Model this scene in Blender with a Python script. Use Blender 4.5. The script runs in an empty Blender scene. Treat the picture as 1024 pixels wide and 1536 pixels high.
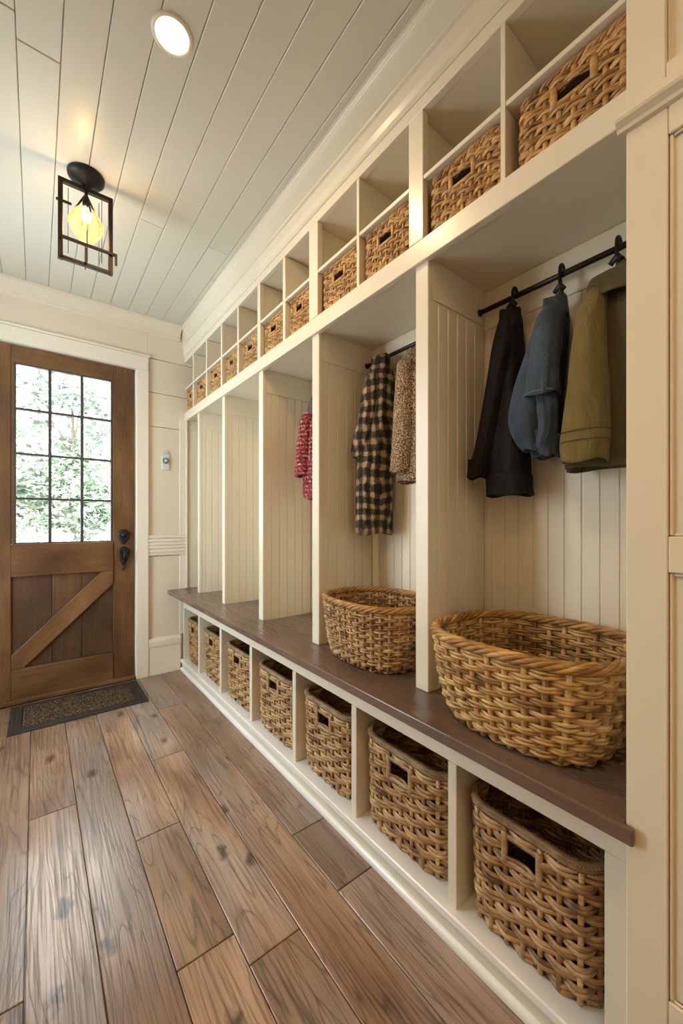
import bpy, bmesh, math, random
from mathutils import Vector, Matrix
random.seed(7)
PI = math.pi
scene = bpy.context.scene
COL = scene.collection

# ------------------------------------------------------------------ helpers
class MB:
    """collects vertices and faces for ONE mesh object (world coordinates)"""
    def __init__(s):
        s.v = []; s.f = []; s.sm = []
    def add(s, vs, fs, smooth=False):
        b = len(s.v); s.v += [tuple(p) for p in vs]
        for f in fs:
            s.f.append(tuple(i + b for i in f)); s.sm.append(smooth)
        return s
    def box(s, x0, x1, y0, y1, z0, z1, ch=0.0):
        if ch <= 0:
            vs = [(x, y, z) for z in (z0, z1) for y in (y0, y1) for x in (x0, x1)]
            fs = [(0,2,3,1),(4,5,7,6),(0,1,5,4),(2,6,7,3),(0,4,6,2),(1,3,7,5)]
            return s.add(vs, fs)
        c = ch
        rings = [(z0, c), (z0 + c, 0), (z1 - c, 0), (z1, c)]
        vs = []
        for z, i in rings:
            X0, X1, Y0, Y1 = x0 + i, x1 - i, y0 + i, y1 - i
            k = c if i == 0 else c * .4
            vs += [(X0+k,Y0,z),(X1-k,Y0,z),(X1,Y0+k,z),(X1,Y1-k,z),(X1-k,Y1,z),(X0+k,Y1,z),(X0,Y1-k,z),(X0,Y0+k,z)]
        fs = []
        for r in range(3):
            for i in range(8):
                j = (i + 1) % 8
                fs.append((r*8+i, r*8+j, r*8+8+j, r*8+8+i))
        fs.append(tuple(range(7, -1, -1))); fs.append(tuple(range(24, 32)))
        return s.add(vs, fs)
    def prism(s, poly, axis, a0, a1, smooth=False):
        """extrude a 2D polygon along an axis; poly in the two other axes (x,z)/(y,z)/(x,y)"""
        def mk(p, a):
            if axis == 'y': return (p[0], a, p[1])
            if axis == 'x': return (a, p[0], p[1])
            return (p[0], p[1], a)
        n = len(poly)
        vs = [mk(p, a0) for p in poly] + [mk(p, a1) for p in poly]
        fs = [(i, (i+1) % n, n + (i+1) % n, n + i) for i in range(n)]
        s.add(vs, fs, smooth)
        b = len(s.v) - 2*n
        s.f.append(tuple(b + i for i in range(n))); s.sm.append(False)
        s.f.append(tuple(b + 2*n - 1 - i for i in range(n))); s.sm.append(False)
        return s
    def sweep(s, path, ra, rb=None, segs=8, closed=False, ref=(0, 0, 1), caps=True, smooth=True):
        """tube along a path; ra across, rb along ref; each may be a list"""
        n = len(path); P = [Vector(p) for p in path]; ref = Vector(ref)
        if rb is None: rb = ra
        vs = []
        for i in range(n):
            if closed: t = P[(i+1) % n] - P[i-1]
            else: t = P[min(i+1, n-1)] - P[max(i-1, 0)]
            if t.length < 1e-9: t = Vector((0, 1, 0))
            t.normalize()
            r = ref if abs(t.dot(ref)) < .95 else Vector((1, 0, 0))
            a = t.cross(r); a.normalize(); b = a.cross(t)
            A = ra[i] if isinstance(ra, (list, tuple)) else ra
            B = rb[i] if isinstance(rb, (list, tuple)) else rb
            for k in range(segs):
                th = 2*PI*k/segs
                vs.append(P[i] + a*(A*math.cos(th)) + b*(B*math.sin(th)))
        fs = []
        m = n if closed else n - 1
        for i in range(m):
            j = (i + 1) % n
            for k in range(segs):
                l = (k + 1) % segs
                fs.append((i*segs+k, i*segs+l, j*segs+l, j*segs+k))
        if caps and not closed:
            fs.append(tuple(range(segs - 1, -1, -1))); fs.append(tuple((n-1)*segs + k for k in range(segs)))
        return s.add(vs, fs, smooth)
    def loft(s, rings, cap0=True, cap1=True, smooth=True):
        n = len(rings[0]); vs = [p for r in rings for p in r]; fs = []
        for i in range(len(rings) - 1):
            for k in range(n):
                l = (k + 1) % n
                fs.append((i*n+k, i*n+l, (i+1)*n+l, (i+1)*n+k))
        if cap0: fs.append(tuple(range(n - 1, -1, -1)))
        if cap1: fs.append(tuple((len(rings)-1)*n + k for k in range(n)))
        return s.add(vs, fs, smooth)
    def lathe(s, prof, c, axis='z', segs=32, smooth=True, cap0=False, cap1=False):
        rings = []
        for r, h in prof:
            ring = []
            for k in range(segs):
                a = 2*PI*k/segs
                if axis == 'z': ring.append((c[0]+r*math.cos(a), c[1]+r*math.sin(a), c[2]+h))
                elif axis == 'y': ring.append((c[0]+r*math.cos(a), c[1]+h, c[2]+r*math.sin(a)))
                else: ring.append((c[0]+h, c[1]+r*math.cos(a), c[2]+r*math.sin(a)))
            rings.append(ring)
        return s.loft(rings, cap0, cap1, smooth)
    def build(s, name, mat, parent=None, bevel=0, subsurf=0):
        off = Vector((0, 0, 0)); p = parent
        while p is not None:
            off += p.location; p = p.parent
        me = bpy.data.meshes.new(name)
        me.from_pydata([(v[0]-off.x, v[1]-off.y, v[2]-off.z) for v in s.v], [], s.f)
        me.polygons.foreach_set('use_smooth', s.sm)
        bm = bmesh.new(); bm.from_mesh(me); bmesh.ops.recalc_face_normals(bm, faces=bm.faces); bm.to_mesh(me); bm.free()
        me.materials.append(mat); me.update()
        o = bpy.data.objects.new(name, me); COL.objects.link(o)
        if parent is not None: o.parent = parent
        if bevel:
            m = o.modifiers.new('edge', 'BEVEL'); m.width = bevel; m.segments = 2; m.limit_method = 'ANGLE'; m.angle_limit = math.radians(40)
        if subsurf:
            m = o.modifiers.new('smooth', 'SUBSURF'); m.levels = subsurf; m.render_levels = subsurf
        return o

def tag(o, label=None, cat=None, group=None, kind=None):
    if label: o['label'] = label
    if cat: o['category'] = cat
    if group: o['group'] = group
    if kind: o['kind'] = kind
    return o
def thing(name, loc, label, cat, group=None, kind=None):
    o = bpy.data.objects.new(name, None); o.empty_display_size = .05
    COL.objects.link(o); o.location = loc
    return tag(o, label, cat, group, kind)
def copy_tree(o, parent=None):
    c = o.copy(); COL.objects.link(c)
    if parent is not None: c.parent = parent
    for ch in list(o.children): copy_tree(ch, c)
    return c

# ------------------------------------------------------------------ materials
def new_mat(name):
    m = bpy.data.materials.new(name); m.use_nodes = True
    nt = m.node_tree; bs = nt.nodes['Principled BSDF']
    return m, nt, bs
def N(nt, t, **kw):
    n = nt.nodes.new(t)
    for k, v in kw.items():
        if k.startswith('i_'): n.inputs[k[2:].replace('_', ' ')].default_value = v
        else: setattr(n, k, v)
    return n
def L(nt, a, b): nt.links.new(a, b)
def ramp(nt, stops, interp='LINEAR'):
    r = nt.nodes.new('ShaderNodeValToRGB'); cr = r.color_ramp; cr.interpolation = interp
    while len(cr.elements) < len(stops): cr.elements.new(.5)
    for e, (p, c) in zip(cr.elements, stops):
        e.position = p; e.color = (c[0], c[1], c[2], 1)
    return r
def mixc(nt, fac, a, b, mode='MIX'):
    m = nt.nodes.new('ShaderNodeMix'); m.data_type = 'RGBA'; m.blend_type = mode
    for sock, val in ((0, fac), (6, a), (7, b)):
        if isinstance(val, (int, float)): m.inputs[sock].default_value = val
        elif isinstance(val, tuple): m.inputs[sock].default_value = (*val, 1)
        else: L(nt, val, m.inputs[sock])
    return m.outputs[2]
def math_n(nt, op, a, b=0.0):
    m = nt.nodes.new('ShaderNodeMath'); m.operation = op
    for i, v in enumerate((a, b)):
        if isinstance(v, (int, float)): m.inputs[i].default_value = v
        else: L(nt, v, m.inputs[i])
    return m.outputs[0]
def bump(nt, bs, h, strength=.3, dist=.002):
    b = N(nt, 'ShaderNodeBump'); b.inputs['Strength'].default_value = strength; b.inputs['Distance'].default_value = dist
    L(nt, h, b.inputs['Height']); L(nt, b.outputs[0], bs.inputs['Normal'])

def paint(name, c, rough=.38):
    m, nt, bs = new_mat(name)
    tc = N(nt, 'ShaderNodeTexCoord'); n = N(nt, 'ShaderNodeTexNoise'); n.inputs['Scale'].default_value = 3; n.inputs['Detail'].default_value = 3
    L(nt, tc.outputs['Object'], n.inputs['Vector'])
    c2 = tuple(x*.95 for x in c)
    L(nt, mixc(nt, n.outputs[0], c2, c), bs.inputs['Base Color'])
    bs.inputs['Roughness'].default_value = rough
    bs.inputs['Coat Weight'].default_value = .25; bs.inputs['Coat Roughness'].default_value = .22
    n2 = N(nt, 'ShaderNodeTexNoise'); n2.inputs['Scale'].default_value = 160; n2.inputs['Detail'].default_value = 2
    L(nt, tc.outputs['Object'], n2.inputs['Vector']); bump(nt, bs, n2.outputs[0], .05, .001)
    return m

def simple(name, c, rough=.5, metal=0, bscale=0, bstr=.2, var=.12):
    m, nt, bs = new_mat(name)
    tc = N(nt, 'ShaderNodeTexCoord'); n = N(nt, 'ShaderNodeTexNoise'); n.inputs['Scale'].default_value = 25; n.inputs['Detail'].default_value = 4
    L(nt, tc.outputs['Object'], n.inputs['Vector'])
    L(nt, mixc(nt, n.outputs[0], tuple(x*(1-var) for x in c), tuple(min(1, x*(1+var)) for x in c)), bs.inputs['Base Color'])
    bs.inputs['Roughness'].default_value = rough; bs.inputs['Metallic'].default_value = metal
    if bscale:
        n2 = N(nt, 'ShaderNodeTexNoise'); n2.inputs['Scale'].default_value = bscale; n2.inputs['Detail'].default_value = 3
        L(nt, tc.outputs['Object'], n2.inputs['Vector']); bump(nt, bs, n2.outputs[0], bstr, .002)
    return m

def wood(name, rot, dark, mid, light, scale=1.0, rough=.42, island=False, knots=0.0, contrast=.5, gray=None, spread=(.72, 1.18), kz=4.6):
    """grain along local X after rotation; contour-line grain, pores, knots"""
    m, nt, bs = new_mat(name)
    tc = N(nt, 'ShaderNodeTexCoord'); mp = N(nt, 'ShaderNodeMapping'); mp.inputs['Rotation'].default_value = rot
    L(nt, tc.outputs['Object'], mp.inputs['Vector'])
    vec = mp.outputs[0]
    geo = N(nt, 'ShaderNodeNewGeometry')
    rnd = geo.outputs['Random Per Island']
    if island:
        cx = N(nt, 'ShaderNodeCombineXYZ')
        L(nt, math_n(nt, 'MULTIPLY', rnd, 37.0), cx.inputs[0]); L(nt, math_n(nt, 'MULTIPLY', rnd, 13.7), cx.inputs[1]); L(nt, math_n(nt, 'MULTIPLY', rnd, 71.0), cx.inputs[2])
        va = N(nt, 'ShaderNodeVectorMath', operation='ADD'); L(nt, vec, va.inputs[0]); L(nt, cx.outputs[0], va.inputs[1]); vec = va.outputs[0]
    def sc(sx, sy, sz):
        q = N(nt, 'ShaderNodeMapping'); q.inputs['Scale'].default_value = (sx*scale, sy*scale, sz*scale); L(nt, vec, q.inputs['Vector']); return q.outputs[0]
    n1 = N(nt, 'ShaderNodeTexNoise'); n1.inputs['Scale'].default_value = 1; n1.inputs['Detail'].default_value = 2; n1.inputs['Distortion'].default_value = .3
    L(nt, sc(.75, 8.0, 8.0), n1.inputs['Vector'])
    rings = math_n(nt, 'FRACT', math_n(nt, 'MULTIPLY', n1.outputs[0], 22.0))
    g = ramp(nt, [(0, (0,0,0)), (.09, (.85,.85,.85)), (.5, (1,1,1)), (.90, (.9,.9,.9)), (1, (0,0,0))]); L(nt, rings, g.inputs[0])
    n2 = N(nt, 'ShaderNodeTexNoise'); n2.inputs['Scale'].default_value = 1; n2.inputs['Detail'].default_value = 4
    L(nt, sc(5, 190, 190), n2.inputs['Vector'])
    pores = ramp(nt, [(.33, (0,0,0)), (.55, (1,1,1))]); L(nt, n2.outputs[0], pores.inputs[0])
    n3 = N(nt, 'ShaderNodeTexNoise'); n3.inputs['Scale'].default_value = 1; n3.inputs['Detail'].default_value = 3
    L(nt, sc(2.2, 5, 5), n3.inputs['Vector'])
    base = ramp(nt, [(.28, dark), (.5, mid), (.72, light)]); L(nt, n3.outputs[0], base.inputs[0])
    col = base.outputs[0]
    if gray:
        n4 = N(nt, 'ShaderNodeTexNoise'); n4.inputs['Scale'].default_value = 1; n4.inputs['Detail'].default_value = 2
        L(nt, sc(1.3, 3.5, 3.5), n4.inputs['Vector'])
        gr = ramp(nt, [(.48, (0,0,0)), (.68, (1,1,1))]); L(nt, n4.outputs[0], gr.inputs[0])
        gm = math_n(nt, 'MULTIPLY', gr.outputs[0], .75)
        col = mixc(nt, gm, col, gray)
    gl = mixc(nt, g.outputs[0], (1-contrast*.58,)*3, (1, 1, 1))
    col = mixc(nt, 1.0, col, gl, 'MULTIPLY')
    pl = mixc(nt, pores.outputs[0], (1-contrast*(.68 if island else .55),)*3, (1, 1, 1))
    col = mixc(nt, 1.0, col, pl, 'MULTIPLY')
    if island:
        rr = N(nt, 'ShaderNodeMapRange'); rr.inputs['To Min'].default_value = spread[0]; rr.inputs['To Max'].default_value = spread[1]
        L(nt, math_n(nt, 'FRACT', math_n(nt, 'MULTIPLY', rnd, 7.31)), rr.inputs[0])
        cc = N(nt, 'ShaderNodeCombineColor'); [L(nt, rr.outputs[0], cc.inputs[i]) for i in range(3)]
        col = mixc(nt, 1.0, col, cc.outputs[0], 'MULTIPLY')
    if knots:
        vo = N(nt, 'ShaderNodeTexVoronoi'); vo.inputs['Scale'].default_value = 1; vo.voronoi_dimensions = '2D' if kz == 0 else '3D'
        nd = N(nt, 'ShaderNodeTexNoise'); nd.inputs['Scale'].default_value = 22; nd.inputs['Detail'].default_value = 3; L(nt, vec, nd.inputs['Vector'])
        vm = N(nt, 'ShaderNodeVectorMath', operation='MULTIPLY_ADD'); L(nt, nd.outputs['Color'], vm.inputs[0]); vm.inputs[1].default_value = (.22, .22, .22); L(nt, sc(2.6, 4.6, kz), vm.inputs[2])
        L(nt, vm.outputs[0], vo.inputs['Vector'])
        kr = ramp(nt, [(.03, (1,1,1)), (.065, (.55,.55,.55)), (.105, (0,0,0))]); L(nt, vo.outputs['Distance'], kr.inputs[0])
        sepc = N(nt, 'ShaderNodeSeparateColor'); L(nt, vo.outputs['Color'], sepc.inputs[0])
        kk = math_n(nt, 'MULTIPLY', math_n(nt, 'MULTIPLY', kr.outputs[0], math_n(nt, 'GREATER_THAN', sepc.outputs[0], .45)), knots)
        col = mixc(nt, kk, col, tuple(x*.22 for x in dark))
    L(nt, col, bs.inputs['Base Color'])
    rg = N(nt, 'ShaderNodeMapRange'); rg.inputs['To Min'].default_value = rough + .1; rg.inputs['To Max'].default_value = rough - .06
    L(nt, pores.outputs[0], rg.inputs[0]); L(nt, rg.outputs[0], bs.inputs['Roughness'])
    hs = mixc(nt, .5, g.outputs[0], pores.outputs[0])
    bump(nt, bs, hs, .25, .0012)
    return m

def wicker(name, dark, mid, light, rough=.4, twist=90.0):
    m, nt, bs = new_mat(name)
    geo = N(nt, 'ShaderNodeNewGeometry'); tc = N(nt, 'ShaderNodeTexCoord')
    n1 = N(nt, 'ShaderNodeTexNoise'); n1.inputs['Scale'].default_value = 30; n1.inputs['Detail'].default_value = 3; L(nt, tc.outputs['Object'], n1.inputs['Vector'])
    n3 = N(nt, 'ShaderNodeTexNoise'); n3.inputs['Scale'].default_value = 7; n3.inputs['Detail'].default_value = 2; L(nt, tc.outputs['Object'], n3.inputs['Vector'])
    s = math_n(nt, 'ADD', math_n(nt, 'MULTIPLY', n1.outputs[0], .55), math_n(nt, 'MULTIPLY', geo.outputs['Random Per Island'], .26))
    s = math_n(nt, 'ADD', s, math_n(nt, 'MULTIPLY', n3.outputs[0], .3))
    r = ramp(nt, [(.34, dark), (.55, mid), (.8, light)]); L(nt, s, r.inputs[0])
    # fine fibres running along the strand
    mp = N(nt, 'ShaderNodeMapping'); mp.inputs['Scale'].default_value = (40, 40, 520); L(nt, tc.outputs['Object'], mp.inputs['Vector'])
    n2 = N(nt, 'ShaderNodeTexNoise'); n2.inputs['Scale'].default_value = 1; n2.inputs['Detail'].default_value = 2; L(nt, mp.outputs[0], n2.inputs['Vector'])
    f = ramp(nt, [(.35, (.62,.62,.62)), (.6, (1,1,1))]); L(nt, n2.outputs[0], f.inputs[0])
    L(nt, mixc(nt, 1.0, r.outputs[0], f.outputs[0], 'MULTIPLY'), bs.inputs['Base Color'])
    bs.inputs['Roughness'].default_value = rough
    bump(nt, bs, n2.outputs[0], .5, .0015)
    return m

def cloth(name, c, rough=.85, weave=700, wst=.25, var=.2, sheen=.15, crumple=.4):
    m, nt, bs = new_mat(name)
    tc = N(nt, 'ShaderNodeTexCoord')
    n = N(nt, 'ShaderNodeTexNoise'); n.inputs['Scale'].default_value = 14; n.inputs['Detail'].default_value = 5; L(nt, tc.outputs['Object'], n.inputs['Vector'])
    w = N(nt, 'ShaderNodeTexNoise'); w.inputs['Scale'].default_value = weave; w.inputs['Detail'].default_value = 1; L(nt, tc.outputs['Object'], w.inputs['Vector'])
    f = math_n(nt, 'ADD', math_n(nt, 'MULTIPLY', n.outputs[0], .6), math_n(nt, 'MULTIPLY', w.outputs[0], .4))
    r = ramp(nt, [(.3, tuple(x*(1-var) for x in c)), (.7, tuple(x*(1+var) for x in c))]); L(nt, f, r.inputs[0])
    L(nt, r.outputs[0], bs.inputs['Base Color']); bs.inputs['Roughness'].default_value = rough
    bs.inputs['Sheen Weight'].default_value = sheen; bs.inputs['Specular IOR Level'].default_value = .25
    n5 = N(nt, 'ShaderNodeTexNoise'); n5.inputs['Scale'].default_value = 15; n5.inputs['Detail'].default_value = 4; n5.inputs['Distortion'].default_value = 1.6
    mp = N(nt, 'ShaderNodeMapping'); mp.inputs['Scale'].default_value = (1, 1, .45); L(nt, tc.outputs['Object'], mp.inputs['Vector']); L(nt, mp.outputs[0], n5.inputs['Vector'])
    h = math_n(nt, 'ADD', math_n(nt, 'MULTIPLY', w.outputs[0], .08), n5.outputs[0])
    bump(nt, bs, h, crumple, .022)
    return m

def plaid(name):
    m, nt, bs = new_mat(name)
    tc = N(nt, 'ShaderNodeTexCoord'); nz = N(nt, 'ShaderNodeTexNoise'); nz.inputs['Scale'].default_value = 9; nz.inputs['Detail'].default_value = 2
    L(nt, tc.outputs['Object'], nz.inputs['Vector'])
    va = N(nt, 'ShaderNodeVectorMath', operation='MULTIPLY_ADD'); L(nt, nz.outputs['Color'], va.inputs[0]); va.inputs[1].default_value = (.055, .055, .055); L(nt, tc.outputs['Object'], va.inputs[2])
    sp = N(nt, 'ShaderNodeSeparateXYZ'); L(nt, va.outputs[0], sp.inputs[0])
    def band(src, k, off):
        fr = math_n(nt, 'FRACT', math_n(nt, 'ADD', math_n(nt, 'MULTIPLY', src, k), off))
        r = ramp(nt, [(0, (0,0,0)), (.38, (0,0,0)), (.56, (1,1,1)), (.84, (1,1,1)), (1, (0,0,0))]); L(nt, fr, r.inputs[0]); return r.outputs[0]
    a = band(sp.outputs[2], 20.5, .1); b = band(math_n(nt, 'SUBTRACT', sp.outputs[1], sp.outputs[0]), 22.0, .35)
    s = math_n(nt, 'MULTIPLY', math_n(nt, 'ADD', a, b), .5)
    fn = N(nt, 'ShaderNodeTexNoise'); fn.inputs['Scale'].default_value = 260; fn.inputs['Detail'].default_value = 2; L(nt, tc.outputs['Object'], fn.inputs['Vector'])
    s2 = math_n(nt, 'ADD', s, math_n(nt, 'MULTIPLY', math_n(nt, 'SUBTRACT', fn.outputs[0], .5), 1.3))
    r = ramp(nt, [(.08, (.007,.006,.005)), (.36, (.030,.020,.012)), (.60, (.110,.070,.036)), (.98, (.40,.28,.16))]); L(nt, s2, r.inputs[0])
    L(nt, r.outputs[0], bs.inputs['Base Color']); bs.inputs['Roughness'].default_value = .95
    n5 = N(nt, 'ShaderNodeTexNoise'); n5.inputs['Scale'].default_value = 20; n5.inputs['Detail'].default_value = 3; L(nt, tc.outputs['Object'], n5.inputs['Vector'])
    bump(nt, bs, math_n(nt, 'ADD', n5.outputs[0], math_n(nt, 'MULTIPLY', fn.outputs[0], .3)), .5, .012)
    return m

def speckle(name, stops, scale=150, stripe=0, rough=.95, bst=.6):
    m, nt, bs = new_mat(name)
    tc = N(nt, 'ShaderNodeTexCoord'); fn = N(nt, 'ShaderNodeTexNoise'); fn.inputs['Scale'].default_value = scale; fn.inputs['Detail'].default_value = 3
    L(nt, tc.outputs['Object'], fn.inputs['Vector']); v = fn.outputs[0]
    if stripe:
        sp = N(nt, 'ShaderNodeSeparateXYZ'); L(nt, tc.outputs['Object'], sp.inputs[0])
        st = math_n(nt, 'SINE', math_n(nt, 'MULTIPLY', sp.outputs[2], stripe)); v = math_n(nt, 'ADD', v, math_n(nt, 'MULTIPLY', st, .07))
    r = ramp(nt, stops); L(nt, v, r.inputs[0]); L(nt, r.outputs[0], bs.inputs['Base Color']); bs.inputs['Roughness'].default_value = rough
    bump(nt, bs, fn.outputs[0], bst, .004)
    return m

CREAM = (.755, .692, .565)
M_PAINT = paint('cream_semi_gloss_paint', CREAM, .34)
M_WALL = paint('warm_wall_paint', (.725, .640, .520), .45)
M_TRIM = paint('white_trim_paint', (.79, .735, .635), .34)
M_LEDGE = paint('daylit_base_paint', (.85, .845, .83), .26)  # whiter than the cream: daylight on ledge and shoe put into the colour
M_CEIL = paint('ceiling_board_paint', (.635, .625, .545), .40)
M_FLOOR = wood('oak_plank_floor', (0, 0, PI/2), (.225,.128,.080), (.40,.255,.168), (.56,.40,.285), 1.0, .28, True, .80, .75, (.38,.325,.30), (.72, 1.18), 0.0)
M_BENCH = wood('walnut_bench', (0, 0, PI/2), (.105,.066,.049), (.155,.100,.074), (.20,.135,.104), 1.1, .27, False, 0, .13)
DW = ((.070,.030,.011), (.145,.068,.025), (.235,.122,.048))
M_DOOR_V = wood('door_wood_upright', (0, PI/2, 0), *DW, 1.1, .42, False, .5, .45)
M_DOOR_H = wood('door_wood_level', (0, 0, 0), *DW, 1.1, .42, False, .3, .45)
M_DOOR_D = wood('door_wood_slanted', (0, math.radians(45), 0), (.085,.038,.014), (.165,.078,.029), (.245,.128,.052), 1.1, .42, False, .2, .4)
M_DOOR_P = wood('door_wood_panel', (0, PI/2, 0), (.048,.021,.008), (.095,.044,.017), (.15,.076,.031), 1.2, .5, True, .5, .45, None, (.8, 1.15))
M_BLACK = simple('blackened_iron', (.022,.020,.020), .45, .6, 60, .15)
M_BRONZE = simple('dark_bronze', (.035,.026,.020), .42, .7, 60, .1)
M_MUNTIN = simple('dark_muntin', (.045,.040,.036), .5)
M_RUBBER = simple('dark_rubber', (.026,.020,.016), .8, 0, 200, .3)
M_COIR = speckle('coir_pile', [(.34, (.02,.014,.009)), (.50, (.055,.036,.020)), (.66, (.19,.125,.066))], 95, 0, .95, 1.0)
M_WICK = wicker('seagrass_weave', (.14,.062,.022), (.50,.295,.120), (.86,.61,.32))
M_WICKD = wicker('twine_wrap', (.18,.095,.04), (.40,.25,.12), (.62,.43,.24))
M_HYA = wicker('water_hyacinth_weave', (.17,.075,.022), (.53,.30,.105), (.80,.53,.23))
M_RATTAN = wicker('golden_rattan', (.18,.085,.022), (.58,.355,.125), (.88,.64,.30))
M_RATRIM = wicker('golden_rattan_rim', (.22,.10,.026), (.50,.27,.075), (.76,.47,.17))
M_BASE = simple('woven_bottom', (.10,.06,.03), .8, 0, 120, .5)
M_BLACKC = cloth('black_cloth', (.0115,.0105,.0120), .7, 600, .2, .35, 0, .9)
M_DENIM = cloth('denim_cloth', (.046,.066,.098), .85, 500, .3, .42, .05, 1.0)
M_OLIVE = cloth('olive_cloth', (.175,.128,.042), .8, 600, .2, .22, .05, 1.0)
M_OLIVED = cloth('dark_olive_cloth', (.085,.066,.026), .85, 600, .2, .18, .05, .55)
M_STITCH = simple('pale_stitching', (.20,.21,.22), .8)
M_PLAID = plaid('brown_plaid_wool')
M_TWEED = speckle('brown_tweed', [(.32, (.03,.018,.010)), (.47, (.16,.095,.05)), (.6, (.42,.30,.19)), (.72, (.62,.5,.38))], 210)
M_KNIT = speckle('red_flecked_knit', [(.36, (.04,.008,.010)), (.45, (.30,.022,.040)), (.52, (.10,.05,.035)), (.60, (.45,.06,.09)), (.70, (.55,.42,.34))], 105, 330)
M_CHAR = speckle('charcoal_knit', [(.35, (.03,.03,.035)), (.6, (.12,.11,.12)), (.7, (.25,.08,.09))], 160)
M_PLATE = simple('white_plastic', (.62,.62,.62), .4)
M_DIAL = simple('grey_dial', (.20,.20,.21), .35, .3)

def glass_pane(name, tint=(1, 1, 1), f0=.06):
    m = bpy.data.materials.new(name); m.use_nodes = True; nt = m.node_tree
    for n in list(nt.nodes): nt.nodes.remove(n)
    out = N(nt, 'ShaderNodeOutputMaterial'); tr = N(nt, 'ShaderNodeBsdfTransparent'); tr.inputs[0].default_value = (*tint, 1)
    gl = N(nt, 'ShaderNodeBsdfGlossy'); gl.inputs['Roughness'].default_value = .02
    fr = N(nt, 'ShaderNodeFresnel'); fr.inputs[0].default_value = 1.45
    gq = N(nt, 'ShaderNodeNewGeometry'); mx = N(nt, 'ShaderNodeMixShader'); L(nt, math_n(nt, 'MULTIPLY', fr.outputs[0], math_n(nt, 'SUBTRACT', 1.0, gq.outputs['Backfacing'])), mx.inputs[0]); L(nt, tr.outputs[0], mx.inputs[1]); L(nt, gl.outputs[0], mx.inputs[2])
    L(nt, mx.outputs[0], out.inputs[0]); return m
M_GLASS = glass_pane('clear_glass', (.97, .99, .98))
M_AMBER = glass_pane('amber_glass', (1.0, .87, .68))
_nt = M_AMBER.node_tree; _o = [n for n in _nt.nodes if n.type == 'OUTPUT_MATERIAL'][0]; _src = _o.inputs[0].links[0].from_socket
_tl = N(_nt, 'ShaderNodeBsdfTranslucent'); _tl.inputs[0].default_value = (1.0, .60, .28, 1)
_tn = N(_nt, 'ShaderNodeTexNoise'); _tn.inputs['Scale'].default_value = 28; _tn.inputs['Distortion'].default_value = 2.0
_tr = ramp(_nt, [(.4, (.03,.03,.03)), (.65, (.20,.20,.20))]); L(_nt, _tn.outputs[0], _tr.inputs[0])
_mx = N(_nt, 'ShaderNodeMixShader'); L(_nt, _tr.outputs[0], _mx.inputs[0]); L(_nt, _src, _mx.inputs[1]); L(_nt, _tl.outputs[0], _mx.inputs[2]); L(_nt, _mx.outputs[0], _o.inputs[0])
def emit(name, c, s):
    m = bpy.data.materials.new(name); m.use_nodes = True; nt = m.node_tree
    for n in list(nt.nodes): nt.nodes.remove(n)
    out = N(nt, 'ShaderNodeOutputMaterial'); e = N(nt, 'ShaderNodeEmission'); e.inputs[0].default_value = (*c, 1); e.inputs[1].default_value = s
    L(nt, e.outputs[0], out.inputs[0]); return m
M_LENS = emit('lit_lamp_lens', (1.0, .80, .52), 9.0)
M_FILA = emit('lit_filament', (1.0, .84, .62), 30.0)

# ------------------------------------------------------------------ dimensions (metres)
WY = 2.90          # inner face of the door wall
CZ = 2.40          # ceiling height
RL, RB = -.78, -2.40     # left wall, wall behind
BX = 1.122         # back of the lockers
BZ = .572          # bench height

def structure(o): return tag(o, kind='structure')

# ------------------------------------------------------------------ floor: individual planks, one structure
fl = MB()
W0, X00 = .1385, -.02
joints = {-1: [1.099], 0: [1.75], 1: [], 2: [.954, 1.426], 3: [.863, 1.862], 4: [.30], 5: [.885, 1.134], -2: [.75, 2.1]}
joints[1] = [2.62]; joints[2] = [.954, 1.426, 2.60]; joints[4] = [.25, 2.35]; joints[5] = [.885, 1.134, 2.05]
for k in range(-12, 6):
    x0 = X00 + W0*k; x1 = x0 + W0
    if k == 5: x1 = .86
    js = sorted(joints.get(k, []))
    if k < -2: js = [random.uniform(.2, 1.2), random.uniform(1.6, 2.6)]
    js = [-2.42, -1.5 + random.uniform(-.3, .3), -.45 + random.uniform(-.25, .25)] + js + [WY + .06]
    for a, b in zip(js[:-1], js[1:]):
        fl.box(max(x0, RL-.02) + .0010, x1 - .0010, a + .0013, b - .0013, -.018, 0, .0016)
fl.box(RL-.1, 1.3, RB-.1, WY+.06, -.05, -.019)
structure(fl.build('floor', M_FLOOR))

# ------------------------------------------------------------------ ceiling boards
ce = MB()
cj = {0: [1.436], 4: [1.951], 7: [1.94], 1: [], 2: [], 3: [], 5: [], 6: []}
for k in range(-16, 9):
    x0 = -.044 + .1025*k; x1 = x0 + .1025
    js = [RB] + ([random.uniform(-1.8, -.2)] if k % 2 else []) + sorted(cj.get(k, [random.uniform(.3, 2.6)])) + [WY]
    for a, b in zip(js[:-1], js[1:]):
        ce.box(max(x0, RL) + .0008, x1 - .0008, a + .0008, b - .0008, CZ, CZ + .014, .0022)
ce.box(RL-.1, 1.3, RB-.1, WY+.1, CZ + .0145, CZ + .10)
structure(ce.build('ceiling', M_CEIL))

# ------------------------------------------------------------------ walls
DX0, DX1, DZ1 = -.226, .517, 2.048      # door leaf opening
w = MB()
w.box(RL-.1, DX0-.02, WY+.012, WY+.13, 0, CZ+.1); w.box(DX1+.02, 1.3, WY+.012, WY+.13, 0, CZ+.1); w.box(DX0-.02, DX1+.02, WY+.012, WY+.13, DZ1+.02, CZ+.1)
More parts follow.
